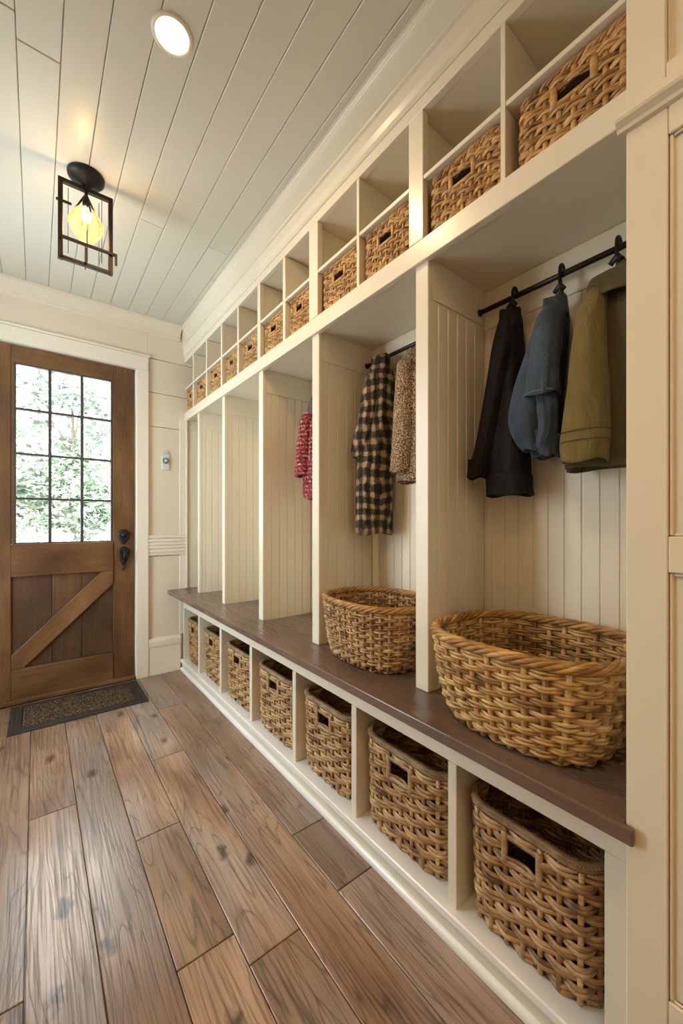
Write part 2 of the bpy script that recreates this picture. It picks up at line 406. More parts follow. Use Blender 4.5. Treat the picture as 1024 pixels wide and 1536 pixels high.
# horizontal boards on its face
zb = [.0, .2455, .808, 1.69, 1.92, 2.15, CZ]
for a, b in zip(zb[:-1], zb[1:]):
    for x0, x1 in ((RL, DX0-.075), (DX1+.075, BX)):
        w.box(x0, x1, WY, WY+.0121, a+.0018, b-.0018, .0016)
w.box(DX0-.075, DX1+.075, WY, WY+.0121, 2.15+.0018, CZ, .0016)
structure(w.build('wall_back', M_WALL))
structure(MB().box(BX+.03, BX+.13, RB-.1, WY+.1, 0, CZ+.05).build('wall_right', M_WALL))
WN0, WN1, WZ0, WZ1 = 1.62, 2.44, .34, 2.16  # unseen window, added to throw cool daylight on the far dividers
wl = MB(); wl.box(RL-.1, RL, RB-.1, WN0, 0, CZ+.05); wl.box(RL-.1, RL, WN1, WY+.1, 0, CZ+.05); wl.box(RL-.1, RL, WN0, WN1, 0, WZ0); wl.box(RL-.1, RL, WN0, WN1, WZ1, CZ+.05)
structure(wl.build('wall_left', M_WALL))
wi = thing('added_window_1', (RL, (WN0+WN1)/2, WZ0), None, None, None, 'structure')
wf = MB()
for y0, y1 in ((WN0, WN0+.045), (WN1-.045, WN1)): wf.box(RL-.09, RL-.03, y0, y1, WZ0, WZ1, .002)
for z0, z1 in ((WZ0, WZ0+.045), (WZ1-.045, WZ1), ((WZ0+WZ1)/2-.018, (WZ0+WZ1)/2+.018)): wf.box(RL-.088, RL-.032, WN0+.045, WN1-.045, z0, z1, .002)
wf.build('sash', M_TRIM, wi)
MB().box(RL-.062, RL-.058, WN0+.04, WN1-.04, WZ0+.04, WZ1-.04).build('pane', M_GLASS, wi)
wc = MB(); wc.box(RL+.0005, RL+.018, WN0-.08, WN0-.002, WZ0-.08, WZ1+.09, .002); wc.box(RL+.0005, RL+.018, WN1+.002, WN1+.08, WZ0-.08, WZ1+.09, .002); wc.box(RL+.0005, RL+.018, WN0-.001, WN1+.001, WZ1+.002, WZ1+.09, .002); wc.box(RL+.0005, RL+.05, WN0-.001, WN1+.001, WZ0-.03, WZ0-.002, .002)
wc.build('casing', M_TRIM, wi)
structure(MB().box(RL-.1, BX+.1, RB-.1, RB, 0, CZ+.05).build('wall_front', M_WALL))

def trim(name, mb, m=None, bevel=.0015): return structure(mb.build(name, m or M_TRIM, None, bevel))
# crown over the lockers
cr = MB()
pf = [(.80, CZ-.0005), (.80, 2.386), (.8035, 2.381)]
for i in range(9):
    a = i/8*PI/2
    pf.append((.8035 + .0165*math.sin(a), 2.381 - .085*(1-math.cos(a))**.85 - .002))
pf += [(.813, 2.290), (.812, 2.284), (.814, 2.277), (.822, 2.274), (.8225, 2.268), (.8255, 2.24), (.8315, 2.222), (.828, 2.219), (.8275, 2.211), (.833, 2.207), (.86, 2.207), (.86, CZ-.0005)]
cr.prism(pf, 'y', -.70, WY-.0005)
trim('trim_1', cr, M_PAINT, 0)
# crown along the door wall (y,z profile)
c2 = MB()
pf = [(WY+.0, CZ-.0005), (WY-.062, CZ-.0005), (WY-.062, 2.388), (WY-.055, 2.384), (WY-.046, 2.368), (WY-.030, 2.346), (WY-.018, 2.338), (WY-.018, 2.330), (WY-.012, 2.326), (WY-.012, 2.314), (WY, 2.310)]
c2.prism(pf, 'x', RL, .80)
trim('trim_2', c2, M_PAINT, 0)
# door casing
cs = MB()
for xa, xb in ((DX0-.088, DX0-.004), (DX1+.008, DX1+.080)):
    cs.box(xa, xb, WY-.020, WY+.013, 0, DZ1+.006, .003)
cs.box(DX0-.088, DX1+.080, WY-.020, WY+.013, DZ1+.006, 2.142, .003)
cs.box(DX0-.096, DX1+.088, WY-.028, WY+.013, 2.1425, 2.156, .003)
cs.box(DX0-.012, DX0-.003, WY-.012, WY+.09, 0, DZ1); cs.box(DX1+.003, DX1+.012, WY-.012, WY+.09, 0, DZ1); cs.box(DX0-.012, DX1+.012, WY-.012, WY+.09, DZ1+.003, DZ1+.012)
trim('trim_3', cs, None, 0)
# chair rail with reeded face, and corner stile
cr2 = MB(); z0, z1 = .812, .950
pf = [(WY, z0), (WY-.014, z0), (WY-.016, z0+.014)]
for i in range(4):
    za = z0+.018+i*.024
    pf += [(WY-.010, za), (WY-.017, za+.004), (WY-.019, za+.011), (WY-.017, za+.019)]
pf += [(WY-.010, z0+.116), (WY-.022, z0+.120), (WY-.022, z1-.004), (WY-.018, z1), (WY, z1)]
cr2.prism(pf, 'x', DX1+.0805, .8385)
trim('trim_4', cr2, None, 0)
trim('trim_5', MB().box(.800, .8385, WY-.006, WY, .2505, 1.757, .0015), None, 0)
bb = MB()
for xa, xb in ((DX1+.0805, .806), (RL, DX0-.0885)):
    bb.box(xa, xb, WY-.014, WY, 0, .19, .002); bb.prism([(WY, .19), (WY-.018, .19), (WY-.021, .205), (WY-.021, .228), (WY-.016, .240), (WY-.008, .249), (WY, .249)], 'x', xa, xb)
trim('baseboard_back', bb, None, 0)
trim('baseboard_left', MB().box(RL, RL+.014, RB, WY-.022, 0, .22, .002), None, 0)
th = MB().box(DX0-.02, DX1+.02, WY-.012, WY+.13, 0.0005, .012, .002)
structure(th.build('door_2_threshold', M_RUBBER)).name = 'trim_6'

# ------------------------------------------------------------------ entry door
dr = thing('door_1', (DX0, WY, 0), None, None, None, 'structure')
dr['label'] = 'rustic brown wooden entry door with twelve glass panes and diagonal brace'
F0, F1 = WY-.004, WY+.040     # front / rear of stiles
GX0, GX1, GZ0, GZ1 = -.094, .3835, .918, 1.945
D0, D1 = DX0+.002, DX1-.001
MB().box(D0, GX0-.018, F0, F1, .014, DZ1-.003, .002).build('stile', M_DOOR_V, dr)
MB().box(GX1+.008, D1, F0, F1, .014, DZ1-.003, .002).build('stile', M_DOOR_V, dr)
MB().box(GX0-.0175, GX1+.0075, F0+.001, F1, GZ1+.002, DZ1-.003, .002).build('top_rail', M_DOOR_H, dr)
MB().box(GX0-.0175, GX1+.0075, F0-.010, F1, .728, GZ0-.003, .003).build('lock_rail', M_DOOR_H, dr)
MB().box(GX0-.0175, GX1+.0075, F0-.008, F1, .014, .205, .003).build('bottom_rail', M_DOOR_H, dr)
MB().box(D0, D1, F0-.014, F0+.002, .008, .030, .003).build('sweep_strip', M_DOOR_H, dr)
pp = MB()
xs = [GX0-.018, .075, .225, GX1+.008]
for a, b in zip(xs[:-1], xs[1:]): pp.box(a+.0008, b-.0008, F0+.014, F0+.034, .205, .728, .002)
pp.box(GX0-.0175, GX1+.0075, F0+.0342, F0+.042, .2055, .7275)
pp.build('plank_panel', M_DOOR_P, dr)
xa, xb, za, zc = GX0-.017, GX1+.007, .206, .727
br = MB(); br.prism([(xa, za), (xa+.055, za), (xb, zc-.080), (xb, zc), (xb-.062, zc), (xa, za+.078)], 'y', F0-.009, F0+.0138)
br.build('diagonal_brace', M_DOOR_D, dr, .003)
mu = MB()
for i in range(4):
    x = GX0 + (GX1-GX0)*i/3; hw = .0075 if 0 < i < 3 else .005
    mu.box(x-hw, x+hw, F0+.003, F1-.012, GZ0, GZ1, .0015)
for i in range(5):
    z = GZ0 + (GZ1-GZ0)*i/4; hh = .006 if 0 < i < 4 else .004
    mu.box(GX0, GX1, F0+.005, F1-.014, z-hh, z+hh, .0015)
mu.build('muntin_grid', M_MUNTIN, dr)
MB().box(GX0, GX1, F0+.016, F0+.020, GZ0, GZ1).build('glass_pane', M_GLASS, dr)
fr = MB()
for x0, x1 in ((GX0-.0175, GX0-.0005), (GX1+.0005, GX1+.0075)): fr.box(x0, x1, F0+.004, F1-.004, GZ0-.003, GZ1+.002)
fr.build('glazing_bead', M_DOOR_V, dr)
# hardware
hx = .451; y = F0
def escutcheon(cz, prof, name):
    mb = MB(); rings = []
    for sc, yy in ((1, 0), (1, -.004), (.93, -.008), (.6, -.011), (.25, -.012)):
        rings.append([(hx + px*sc, y + yy, cz + pz*sc) for px, pz in prof])
    mb.loft(rings, True, True); return mb
def shield(wd, up, dn, n=36):
    out = []
    for k in range(n):
        a = 2*PI*k/n; c, s_ = math.cos(a), math.sin(a)
        px = wd*c*(1 if s_ > 0 else (1 - .55*(-s_)**1.2)); pz = (up if s_ > 0 else dn)*s_
        out.append((px, pz))
    return out
db = escutcheon(.955, shield(.037, .036, .062), 'deadbolt').build('deadbolt_plate', M_BLACK, dr)
MB().lathe([(.017, 0), (.018, -.004), (.013, -.016), (.004, -.018)], (hx, y-.011, .957), 'y', 20, True, False, True).build('lock_cylinder', M_BLACK, db)
hp = escutcheon(.842, shield(.037, .038, .085), 'handle').build('handle_plate', M_BLACK, dr)
hk = MB(); hk.sweep([(hx, y-.010, .856), (hx, y-.034, .852), (hx, y-.045, .836), (hx, y-.042, .812), (hx, y-.034, .794), (hx+.002, y-.020, .776), (hx+.006, y-.012, .762), (hx+.003, y-.010, .748), (hx-.006, y-.010, .738), (hx-.011, y-.010, .729)], [.007, .008, .009, .011, .011, .008, .005, .005, .006, .003], None, 10)
hk.build('door_handle', M_BLACK, dr)

# ------------------------------------------------------------------ thermostat / control plate
tp = thing('wall_thermostat', (.706, WY, 1.47), 'white control plate with round grey dial on wall right of the door', 'thermostat')
MB().box(.681, .732, WY-.010, WY, 1.398, 1.512, .003).build('plate', M_PLATE, tp, .002)
MB().lathe([(.020, 0), (.020, -.006), (.016, -.008), (.015, -.005), (.010, -.005)], (.706, WY-.010, 1.462), 'y', 28, True, False, True).build('dial_ring', M_DIAL, tp)
MB().lathe([(.0105, 0), (.0105, -.009), (.008, -.011)], (.706, WY-.0150, 1.462), 'y', 20, True, False, True).build('knob', M_PLATE, tp)
MB().box(.691, .722, WY-.014, WY-.010, 1.512, 1.532, .002).build('sensor_tab', M_PLATE, tp)

# ------------------------------------------------------------------ lockers
def grooved(x0, x1, fixed, thick, z0, z1, axis, pitch=.0435, start=0.0):
    """beadboard sheet: V grooves on the face looking towards -axis, extruded in z"""
    mb = MB(); pts = []; t = x0; pts.append((x0, fixed)); t = x0 + start + pitch
    while t < x1 - .008:
        pts += [(t-.0028, fixed), (t-.0009, fixed+.0030), (t+.0009, fixed+.0030), (t+.0028, fixed)]; t += pitch
    pts += [(x1, fixed), (x1, fixed+thick), (x0, fixed+thick)]
    if axis == 'x': poly = [(b, a) for a, b in pts]     # face looks to -x, runs along y
    else: poly = pts                                      # face looks to -y, runs along x
    mb.prism(poly, 'z', z0, z1); return mb

BASEZ = BZ + .0004
SOF = 1.764        # underside of the overhead unit
back = thing('beadboard_backing', (BX, 1.5, BZ), 'cream beadboard backing running behind all the open locker bays', 'wall panel')
grooved(.2150, WY-.0015, BX, .012, BASEZ, 1.642, 'x', .0425).build('beadboard', M_PAINT, back)
MB().box(BX-.004, BX+.012, .2150, WY-.0015, 1.6425, SOF-.001, .0015).build('top_board', M_PAINT, back)
part_y = [(.706, .752), (1.233, 1.279), (1.700, 1.743), (2.178, 2.214), (2.624, 2.652)]
P_LAB = ['tall cream beadboard divider nearest the tall cabinet, left of the hanging jackets',
         'tall cream beadboard divider behind the smaller oval basket, beside the brown plaid coat',
         'tall cream beadboard divider with the red sweater hanging on its near side',
         'narrow bright white beadboard divider, second from the door wall',
         'thin beadboard divider closest to the door wall']
for (ya, yb), lab in zip(part_y, P_LAB):
    t = thing('locker_divider', (.86, (ya+yb)/2, BZ), lab, 'divider panel', 'beadboard dividers between the locker bays')
    MB().box(.847, .867, ya, yb, BASEZ, SOF-.0008, .002).build('front_stile', M_PAINT, t)
    grooved(.8672, BX-.0045, ya+.002, (yb-ya)-.004, BASEZ, SOF-.0008, 'y', .0435, -.018).build('beadboard', M_PAINT, t)
    MB().box(.8672, BX-.0045, ya-.0015, ya+.0018, 1.655, SOF-.0008).build('top_board', M_PAINT, t)
t = thing('locker_end_panel', (.95, WY, BZ), 'cream end panel closing the last locker bay against the door wall', 'divider panel')
MB().box(.8505, BX-.0045, WY-.012, WY-.0008, BASEZ, SOF-.0008).build('panel', M_PAINT, t)
MB().box(.8390, .8500, WY-.024, WY-.0008, BASEZ, SOF-.0008, .002).build('front_stile', M_PAINT, t)

# bench top
bt = MB()
poly = [(.714, .2010), (.7245, .2010), (.7245, .2155), (BX+.012, .2155), (BX+.012, WY-.023), (.714, WY-.023)]
bt.prism(poly, 'z', BZ-.027, BZ)
tag(bt.build('locker_bench', M_BENCH, None, .003), 'long dark walnut bench seat running under the lockers to the door wall', 'bench')

# bench base with seven cubbies
DIV = [.595, .980, 1.357, 1.762, 2.158, 2.530]
base = thing('bench_cubby_base', (.82, 1.5, 0), 'low cream cubby unit under the bench holding the row of seagrass baskets', 'cabinet')
MB().box(.820, .840, .2155, WY-.0225, .440, BZ-.0275, .0015).build('face_rail', M_PAINT, base)
mb = MB().box(.820, .840, .2155, .275, .0805, .4395, .0015).build('end_stile', M_PAINT, base)
for d in DIV: MB().box(.820, 1.105, d, d+.026, .0805, .4395, .0015).build('cubby_divider', M_PAINT, base)
MB().box(.820, 1.105, WY-.040, WY-.0225, .0805, .4395, .0015).build('cubby_divider', M_PAINT, base)
MB().box(.800, 1.105, .2155, WY-.0225, .058, .080, .003).build('ledge', M_LEDGE, base)
MB().box(.811, .825, .2155, WY-.0225, .0005, .0578).build('toe_kick', M_PAINT, base)
pf = [(.8108, .0006), (.800, .0006), (.800, .009), (.8015, .015), (.805, .0195), (.8108, .0215)]
MB().prism(pf, 'y', .2155, WY-.0225).build('shoe_moulding', M_LEDGE, base)
MB().box(1.1055, 1.118, .2155, WY-.0225, .0005, BZ-.0275).build('back_board', M_PAINT, base)
MB().box(.8405, 1.105, .2155, WY-.0225, BZ-.0355, BZ-.0275).build('top_board', M_PAINT, base)

# overhead cubbies
oh = thing('overhead_cubby_unit', (.835, 1.5, SOF), 'cream overhead unit of small cubbies along the top of the lockers', 'cabinet')
FX = .835
MB().box(FX, FX+.022, .2155, WY-.0008, 1.756, 1.816, .0015).build('fascia', M_PAINT, oh)
MB().box(FX+.0225, BX, .2155, WY-.0008, SOF, SOF+.048).build('bottom_board', M_PAINT, oh)
MB().box(FX, FX+.022, .2155, WY-.0008, 2.170, 2.2065, .0015).build('top_rail', M_PAINT, oh)
MB().box(FX+.0225, BX, .2155, WY-.0008, 2.172, 2.190).build('top_board', M_PAINT, oh)
MB().box(BX+.0005, BX+.012, .2155, WY-.0008, SOF, 2.20).build('back_board', M_PAINT, oh)
CUB = [(.476, .488, 0), (.7145, .767, 1), (.985, .998, 0), (1.2245, 1.283, 1), (1.470, 1.490, 0), (1.704, 1.733, 1), (1.955, 1.975, 0), (2.186, 2.205, 1), (2.440, 2.458, 0), (2.700, 2.718, 1)]
for a, b, k in CUB:
    if k: MB().box(FX, FX+.022, a, b, 1.8165, 2.1695, .0015).build('stile', M_PAINT, oh)
    mid = (a+b)/2; hw = .006 if not k else .009
    if not k: hw = (b-a)/2
    MB().box(FX+.001 if not k else FX+.0225, BX, mid-hw, mid+hw, 1.8125, 2.1695, .001).build('cubby_divider', M_PAINT, oh)
cubs = []; prev = .2155
for a, b, k in CUB: cubs.append((prev, a)); prev = b
cubs.append((prev, WY-.001))
for a, b in cubs: MB().box(FX+.002, BX, a+.0003, b-.0003, 1.977, 1.989, .001).build('middle_shelf', M_PAINT, oh)

# tall cabinet at the near end
CXF = .727; CY1 = .2140
tc_ = thing('tall_cabinet', (.93, -.15, 0), 'tall cream panelled cabinet at the near end of the lockers', 'cabinet')
MB().box(CXF+.030, BX+.025, -.70, CY1, .0005, 2.395).build('carcass', M_PAINT, tc_)
MB().box(CXF, CXF+.0298, .1625, CY1, .0005, 1.646, .0015).build('stile', M_PAINT, tc_)
MB().box(CXF, CXF+.0298, -.70, -.36, .0005, 1.646, .0015).build('stile', M_PAINT, tc_)
MB().box(CXF, CXF+.0298, -.3595, .1620, .966, 1.019, .0015).build('middle_rail', M_PAINT, tc_)
MB().box(CXF, CXF+.0298, -.3595, .1620, .0005, .342, .0015).build('bottom_rail', M_PAINT, tc_)
MB().box(CXF, CXF+.0298, -.3595, .1620, 1.605, 1.646, .0015).build('top_rail', M_PAINT, tc_)
def inset(z0, z1, name):
    p = MB().box(CXF+.0075, CXF+.0295, -.3590, .1615, z0, z1).build(name, M_PAINT, tc_)
    mm = MB()
    a, b = -.3590, .1615
    for (y0, y1, q0, q1) in ((b-.005, b+.0004, z0, z1), (a-.0004, a+.005, z0, z1), (a+.005, b-.005, z0-.0004, z0+.005), (a+.005, b-.005, z1-.005, z1+.0004)):
        mm.box(CXF+.003, CXF+.0073, y0, y1, q0, q1, .002)
    mm.build('panel_moulding', M_PAINT, p)
inset(1.0195, 1.6045, 'upper_panel'); inset(.3425, .9655, 'lower_panel')
lm = MB(); lm.prism([(CXF, 1.646), (CXF-.006, 1.647), (CXF-.008, 1.652), (CXF-.016, 1.658), (CXF-.018, 1.662), (CXF-.018, 1.674), (CXF+.0295, 1.674), (CXF+.0295, 1.6465)], 'y', -.70, CY1+.010)
lm.build('ledge_moulding', M_PAINT, tc_)
MB().box(CXF, CXF+.0298, .165, CY1, 1.6745, 2.395, .0015).build('upper_stile', M_PAINT, tc_)
MB().box(CXF+.010, CXF+.0295, -.70, .1645, 1.712, 2.395).build('top_panel', M_PAINT, tc_)
MB().box(CXF, CXF+.0298, -.70, .1645, 1.6745, 1.7115, .0015).build('upper_rail', M_PAINT, tc_)

# ------------------------------------------------------------------ baskets
def rrect(n, a, b, r, sup=None):
    """n points evenly spaced along a rounded rectangle (half sizes a,b), starting mid of the -x side; returns (x,y,nx,ny)"""
    pts = []
    if sup:
        M = 720; raw = []
        for i in range(M):
            th = PI + 2*PI*i/M; c, s_ = math.cos(th), math.sin(th)
            raw.append((a*math.copysign(abs(c)**(2/sup), c), b*math.copysign(abs(s_)**(2/sup), s_)))
    else:
        raw = [(-a, 0.0)]
        corners = [(-a+r, -b+r, PI, 1.5*PI), (a-r, -b+r, 1.5*PI, 2*PI), (a-r, b-r, 0, PI/2), (-a+r, b-r, PI/2, PI)]
        for cx, cy, t0, t1 in corners:
            for i in range(25):
                t = t0 + (t1-t0)*i/24; raw.append((cx + r*math.cos(t), cy + r*math.sin(t)))
    cum = [0.0]
    for i in range(len(raw)):
        p, q = raw[i], raw[(i+1) % len(raw)]; cum.append(cum[-1] + math.hypot(q[0]-p[0], q[1]-p[1]))
    tot = cum[-1]; j = 0
    for i in range(n):
        d = tot*i/n
        while cum[j+1] < d: j += 1
        f = (d-cum[j])/max(1e-9, cum[j+1]-cum[j]); p, q = raw[j], raw[(j+1) % len(raw)]
        pts.append((p[0]+(q[0]-p[0])*f, p[1]+(q[1]-p[1])*f))
    out = []
    for i in range(n):
        p, q = pts[i-1], pts[(i+1) % n]; tx, ty = q[0]-p[0], q[1]-p[1]; l = math.hypot(tx, ty) or 1
        out.append((pts[i][0], pts[i][1], ty/l, -tx/l))
    return out

def make_basket(name, loc, label, group, a, b, h, top, r, nst, rows, strand, stake_r, mat, rim_mat, rim_r, rim_kind, slot=None, sup=None, m=6, amp=None, jitter=.12, bulge=.0, rimup=0.0, pair=False, seed=1, ply=1, bowl=1.0):
    """basket woven row by row: a,b bottom half sizes, top = scale at the rim, slot = (half arc samples in stakes, z0, z1)"""
    rng = random.Random(seed)
    root = thing(name, loc, label, 'basket', group)
    lx, ly, lz = loc; n = nst*m
    def half(z):
        f = max(0, min(1, z/h)); k = 1 + (top-1)*f**bowl + bulge*math.sin(PI*f); return a*k, b*k
    def ring(z):
        A, B = half(z); return rrect(n, A, B, r, sup)
    def zz(x, y, z):   # rim dips or rises towards the ends
        return z + rimup*(z/h)*(y/b)**2
    if amp is None: amp = stake_r*1.1
    body = MB(); pitch = (h - rim_r*1.2)/rows; hz = pitch*.56
    for k in range(rows):
        z = (k+.5)*pitch + .002
        inset_ = max(0, 1 - k*.8) * stake_r*1.5
        R = ring(z)
        for q in range(ply):
            pts = []; zo = (q-(ply-1)/2)*pitch/ply
            jz = [rng.uniform(-1, 1)*jitter*pitch for _ in range(nst)]
            jo = [rng.uniform(-.5, 1)*jitter*amp for _ in range(nst)]
            for i in range(n):
                x, y, nx, ny = R[i]; s_ = i/m; j0 = int(s_) % nst; j1 = (j0+1) % nst; f = s_ - int(s_)
                o = amp*math.cos(PI*s_ + PI*((k//2) if pair else k)) - inset_ + jo[j0]*(1-f)+jo[j1]*f
                pts.append((lx+x+nx*o, ly+y+ny*o, max(lz+.002, lz+zz(x, y, z + zo + jz[j0]*(1-f)+jz[j1]*f))))
            if slot and slot[1] < z < slot[2]:
                hs = int(slot[0]*m)
                body.sweep(pts[hs:n-hs+1], strand, hz/ply*1.02, 6)
            else:
                body.sweep(pts, strand, hz/ply*1.02, 6, True)
    body.build('woven_body', mat, root)
    st = MB()
    for i in range(nst):
        if slot and min(i, nst-i) < slot[0] - .01:
            segs = [(0.004, slot[1]), (slot[2], h-rim_r)]
        else: segs = [(0.004, h-rim_r*.8)]
        for q0, q1 in segs:
            pts = []
            for j in range(7):
                z = q0 + (q1-q0)*j/6; x, y, nx, ny = ring(z)[i*m]
                pts.append((lx+x, ly+y, lz+zz(x, y, z)))
            st.sweep(pts, stake_r, stake_r*1.5, 6, False, (0, 1, 0))
    st.build('stakes', mat, root)
    if slot:
        fr_ = MB()
        for sgn in (1, -1):
            i = int(slot[0]*m)*sgn % n; pts = []
            for j in range(6):
                z = slot[1]-pitch*.6 + (slot[2]-slot[1]+pitch*1.2)*j/5; x, y, nx, ny = ring(z)[i]
                pts.append((lx+x+nx*amp*.8, ly+y+ny*amp*.8, lz+z))
            fr_.sweep(pts, stake_r*1.25, stake_r*1.9, 8, False, (0, 1, 0))
        for zq in (slot[1]-hz*.4, slot[2]+hz*.4):
            hs = int(slot[0]*m); R = ring(zq)
            fr_.sweep([(lx+R[i % n][0]+R[i % n][2]*amp*.6, ly+R[i % n][1]+R[i % n][3]*amp*.6, lz+zq) for i in range(-hs, hs+1)], strand*1.1, hz*.6, 6)
        fr_.build('handle_slot', rim_mat, root)
    # rim
    rm = MB(); R = ring(h); mm_ = 3
    A, B = half(h); RR = rrect(n*mm_, A, B, r, sup); L_ = n*mm_
    per = sum(math.hypot(RR[i][0]-RR[i-1][0], RR[i][1]-RR[i-1][1]) for i in range(L_))
    if rim_kind == 'wrap':
        turns = int(per/(rim_r*.55)); K = turns*4; RW = rrect(K, A, B, r, sup); pts = []
        core = [(lx+p[0], ly+p[1], lz+zz(p[0], p[1], h)) for p in RW[::4]]
        rm.sweep(core, rim_r*.84, rim_r*.84, 8, True)
        for i in range(K):
            ph = 2*PI*i/4 + .4; p = RW[i]
            pts.append((lx+p[0]+p[2]*rim_r*.78*math.cos(ph), ly+p[1]+p[3]*rim_r*.78*math.cos(ph), lz+zz(p[0], p[1], h)+rim_r*.78*math.sin(ph)))
        rm.sweep(pts, rim_r*.30, None, 5, True)
    else:
        NS = 5 if rim_kind == 'rope' else 3
        for q in range(NS):
            turns = max(6, int(per/(rim_r*(10 if rim_kind == 'rope' else 6)))); pts = []
            for i in range(L_):
                ph = 2*PI*(turns*i/L_) + 2*PI*q/NS; p = RR[i]; d = rim_r*(.60 if NS == 5 else .52)
                pts.append((lx+p[0]+p[2]*d*math.cos(ph), ly+p[1]+p[3]*d*math.cos(ph), lz+zz(p[0], p[1], h)+d*math.sin(ph)))
            rm.sweep(pts, rim_r*(.46 if NS == 5 else .56), None, 7, True)
    rm.build('rim', rim_mat, root)
    bs_ = MB(); R = ring(.002)
    bs_.loft([[(lx+p[0]*.96, ly+p[1]*.96, lz+.0008) for p in R], [(lx+p[0]*.97, ly+p[1]*.97, lz+.007) for p in R]])
    bs_.build('bottom', M_BASE, root)
    return root

# seven seagrass baskets in the bench cubbies
edges = [.275] + [x for d in DIV for x in (d, d+.026)] + [WY-.040]
slots = [(edges[i], edges[i+1]) for i in range(0, len(edges), 2)]
LOWL = ['large seagrass basket with rope-wrapped rim in the bench cubby nearest the tall cabinet',
        'seagrass basket in the second bench cubby from the tall cabinet',
        'seagrass basket in the bench cubby below the smaller oval basket, third from the tall cabinet',
        'seagrass basket in the middle bench cubby, three cubbies from either end',
        'seagrass basket in the third bench cubby from the door wall',
        'seagrass basket in the second bench cubby from the door wall',
        'seagrass basket in the last bench cubby, against the door wall']
p0 = None
for i, (ya, yb) in enumerate(slots):
    wd = (yb-ya)/2 - .017; cy = (ya+yb)/2
    loc = (.955, cy + .004, .0805)
    if p0 is None:
        p0 = make_basket('seagrass_basket', loc, LOWL[0], 'seagrass baskets in the bench cubbies', .112, wd/1.04, .283, 1.04, .055, 24, 13, .0032, .0041, M_WICK, M_WICKD, .0115, 'wrap', (1.0, .203, .250), None, 6, .0060, .12, 0, 0, False, 3, 2)
        w_first = wd
    else:
        q = copy_tree(p0); q.location = loc; q.scale = (1, wd/w_first, 1); q['label'] = LOWL[i]
        q.name = 'seagrass_basket'

# eleven water-hyacinth baskets overhead
UPL = ['water hyacinth basket in the overhead cubby touching the tall cabinet',
       'water hyacinth basket in the second overhead cubby from the tall cabinet',
       'water hyacinth basket in the third overhead cubby from the tall cabinet',
       'water hyacinth basket in the fourth overhead cubby from the tall cabinet',
       'water hyacinth basket in the fifth overhead cubby from the tall cabinet',
       'water hyacinth basket in the middle overhead cubby, sixth from either end',
       'water hyacinth basket in the fifth overhead cubby from the door wall',
       'water hyacinth basket in the fourth overhead cubby from the door wall',
       'water hyacinth basket in the third overhead cubby from the door wall',
       'water hyacinth basket in the second overhead cubby from the door wall',
       'water hyacinth basket in the last overhead cubby against the door wall']
u0 = None
for i, (ya, yb) in enumerate(cubs):
    wd = (yb-ya)/2 - .012; cy = (ya+yb)/2
    if i == 0: wd = (yb-ya)/2 - .016; cy -= .006
    loc = (.972, cy, 1.8125)
    if u0 is None:
        u0 = make_basket('hyacinth_basket', loc, UPL[0], 'water hyacinth baskets in the overhead cubbies', .118, wd, .152, 1.0, .022, 32, 10, .0036, .0040, M_HYA, M_HYA, .0070, 'braid', (1.34, .092, .117), None, 6, .0042, .20, .01, 0, False, 5, 2)
        w_up = wd
    else:
        q = copy_tree(u0); q.location = loc; q.scale = (1, wd/w_up, 1); q['label'] = UPL[i]; q.name = 'hyacinth_basket'

# two oval rattan baskets on the bench
make_basket('oval_basket', (.913, .458, BZ+.0008), 'big golden rattan oval basket on the bench beside the tall cabinet', 'oval rattan baskets on the bench', .140, .160, .203, 1.29, .1, 34, 14, .0032, .0044, M_RATTAN, M_RATRIM, .0120, 'rope', None, 2.8, 6, .0058, .18, .03, 0, False, 11, 2, .62)
make_basket('oval_basket', (.944, 1.010, BZ+.0008), 'smaller oval wicker basket on the bench in front of the brown plaid coat', 'oval rattan baskets on the bench', .128, .170, .200, 1.20, .1, 40, 16, .0028, .0040, M_WICK, M_RATRIM, .011, 'rope', None, 2.6, 6, .0052, .25, .02, 0, False, 12, 2, .72)

# ------------------------------------------------------------------ rods, hooks
def rod(y0, y1, z, label):
    t = thing('garment_rod', (1.088, (y0+y1)/2, z), label, 'rod', 'iron rods across the locker bays')
    MB().sweep([(1.088, y0+.0005, z), (1.088, y1-.0005, z)], .0075, None, 14).build('bar', M_BRONZE, t)
    for ys, sg in ((y0, 1), (y1, -1)):
        MB().lathe([(.011, 0), (.011, .003*sg), (.0078, .006*sg)], (1.088, ys+.0003*sg, z), 'y', 20, True, True, True).build('flange', M_BRONZE, t)
ROD1, ROD2 = 1.688, 1.688
rod(.2150, .7045, ROD1, 'dark iron rod across the near locker bay, carrying three jackets')
rod(.753, 1.2315, ROD2, 'dark iron rod in the bay with the plaid and tweed coats')
def hook(y, z_rod, label, low=.085):
    x = 1.088; mb = MB(); pts = []
    for i in range(17):
        a = -PI*.10 + (PI*1.15)*i/16
        pts.append((x + .0115*math.cos(a), y, z_rod + .006 + .019*math.sin(a)))
    pts += [(x-.013, y, z_rod-.015), (x-.014, y-.002, z_rod-.032), (x-.016, y-.004, z_rod-low)]
    mb.sweep(pts, .0045, .0045, 10, False, (0, 1, 0))
    t = thing('coat_hook', (x, y, z_rod), label, 'hook', 'black hooks on the near rod')
    mb.build('hook', M_BLACK, t)
    MB().sweep([(x-.020, y-.012, z_rod-low+.018), (x-.021, y-.004, z_rod-low+.034), (x-.017, y+.012, z_rod-low+.020)], .0045, .008, 8).build('clip', M_BLACK, t)

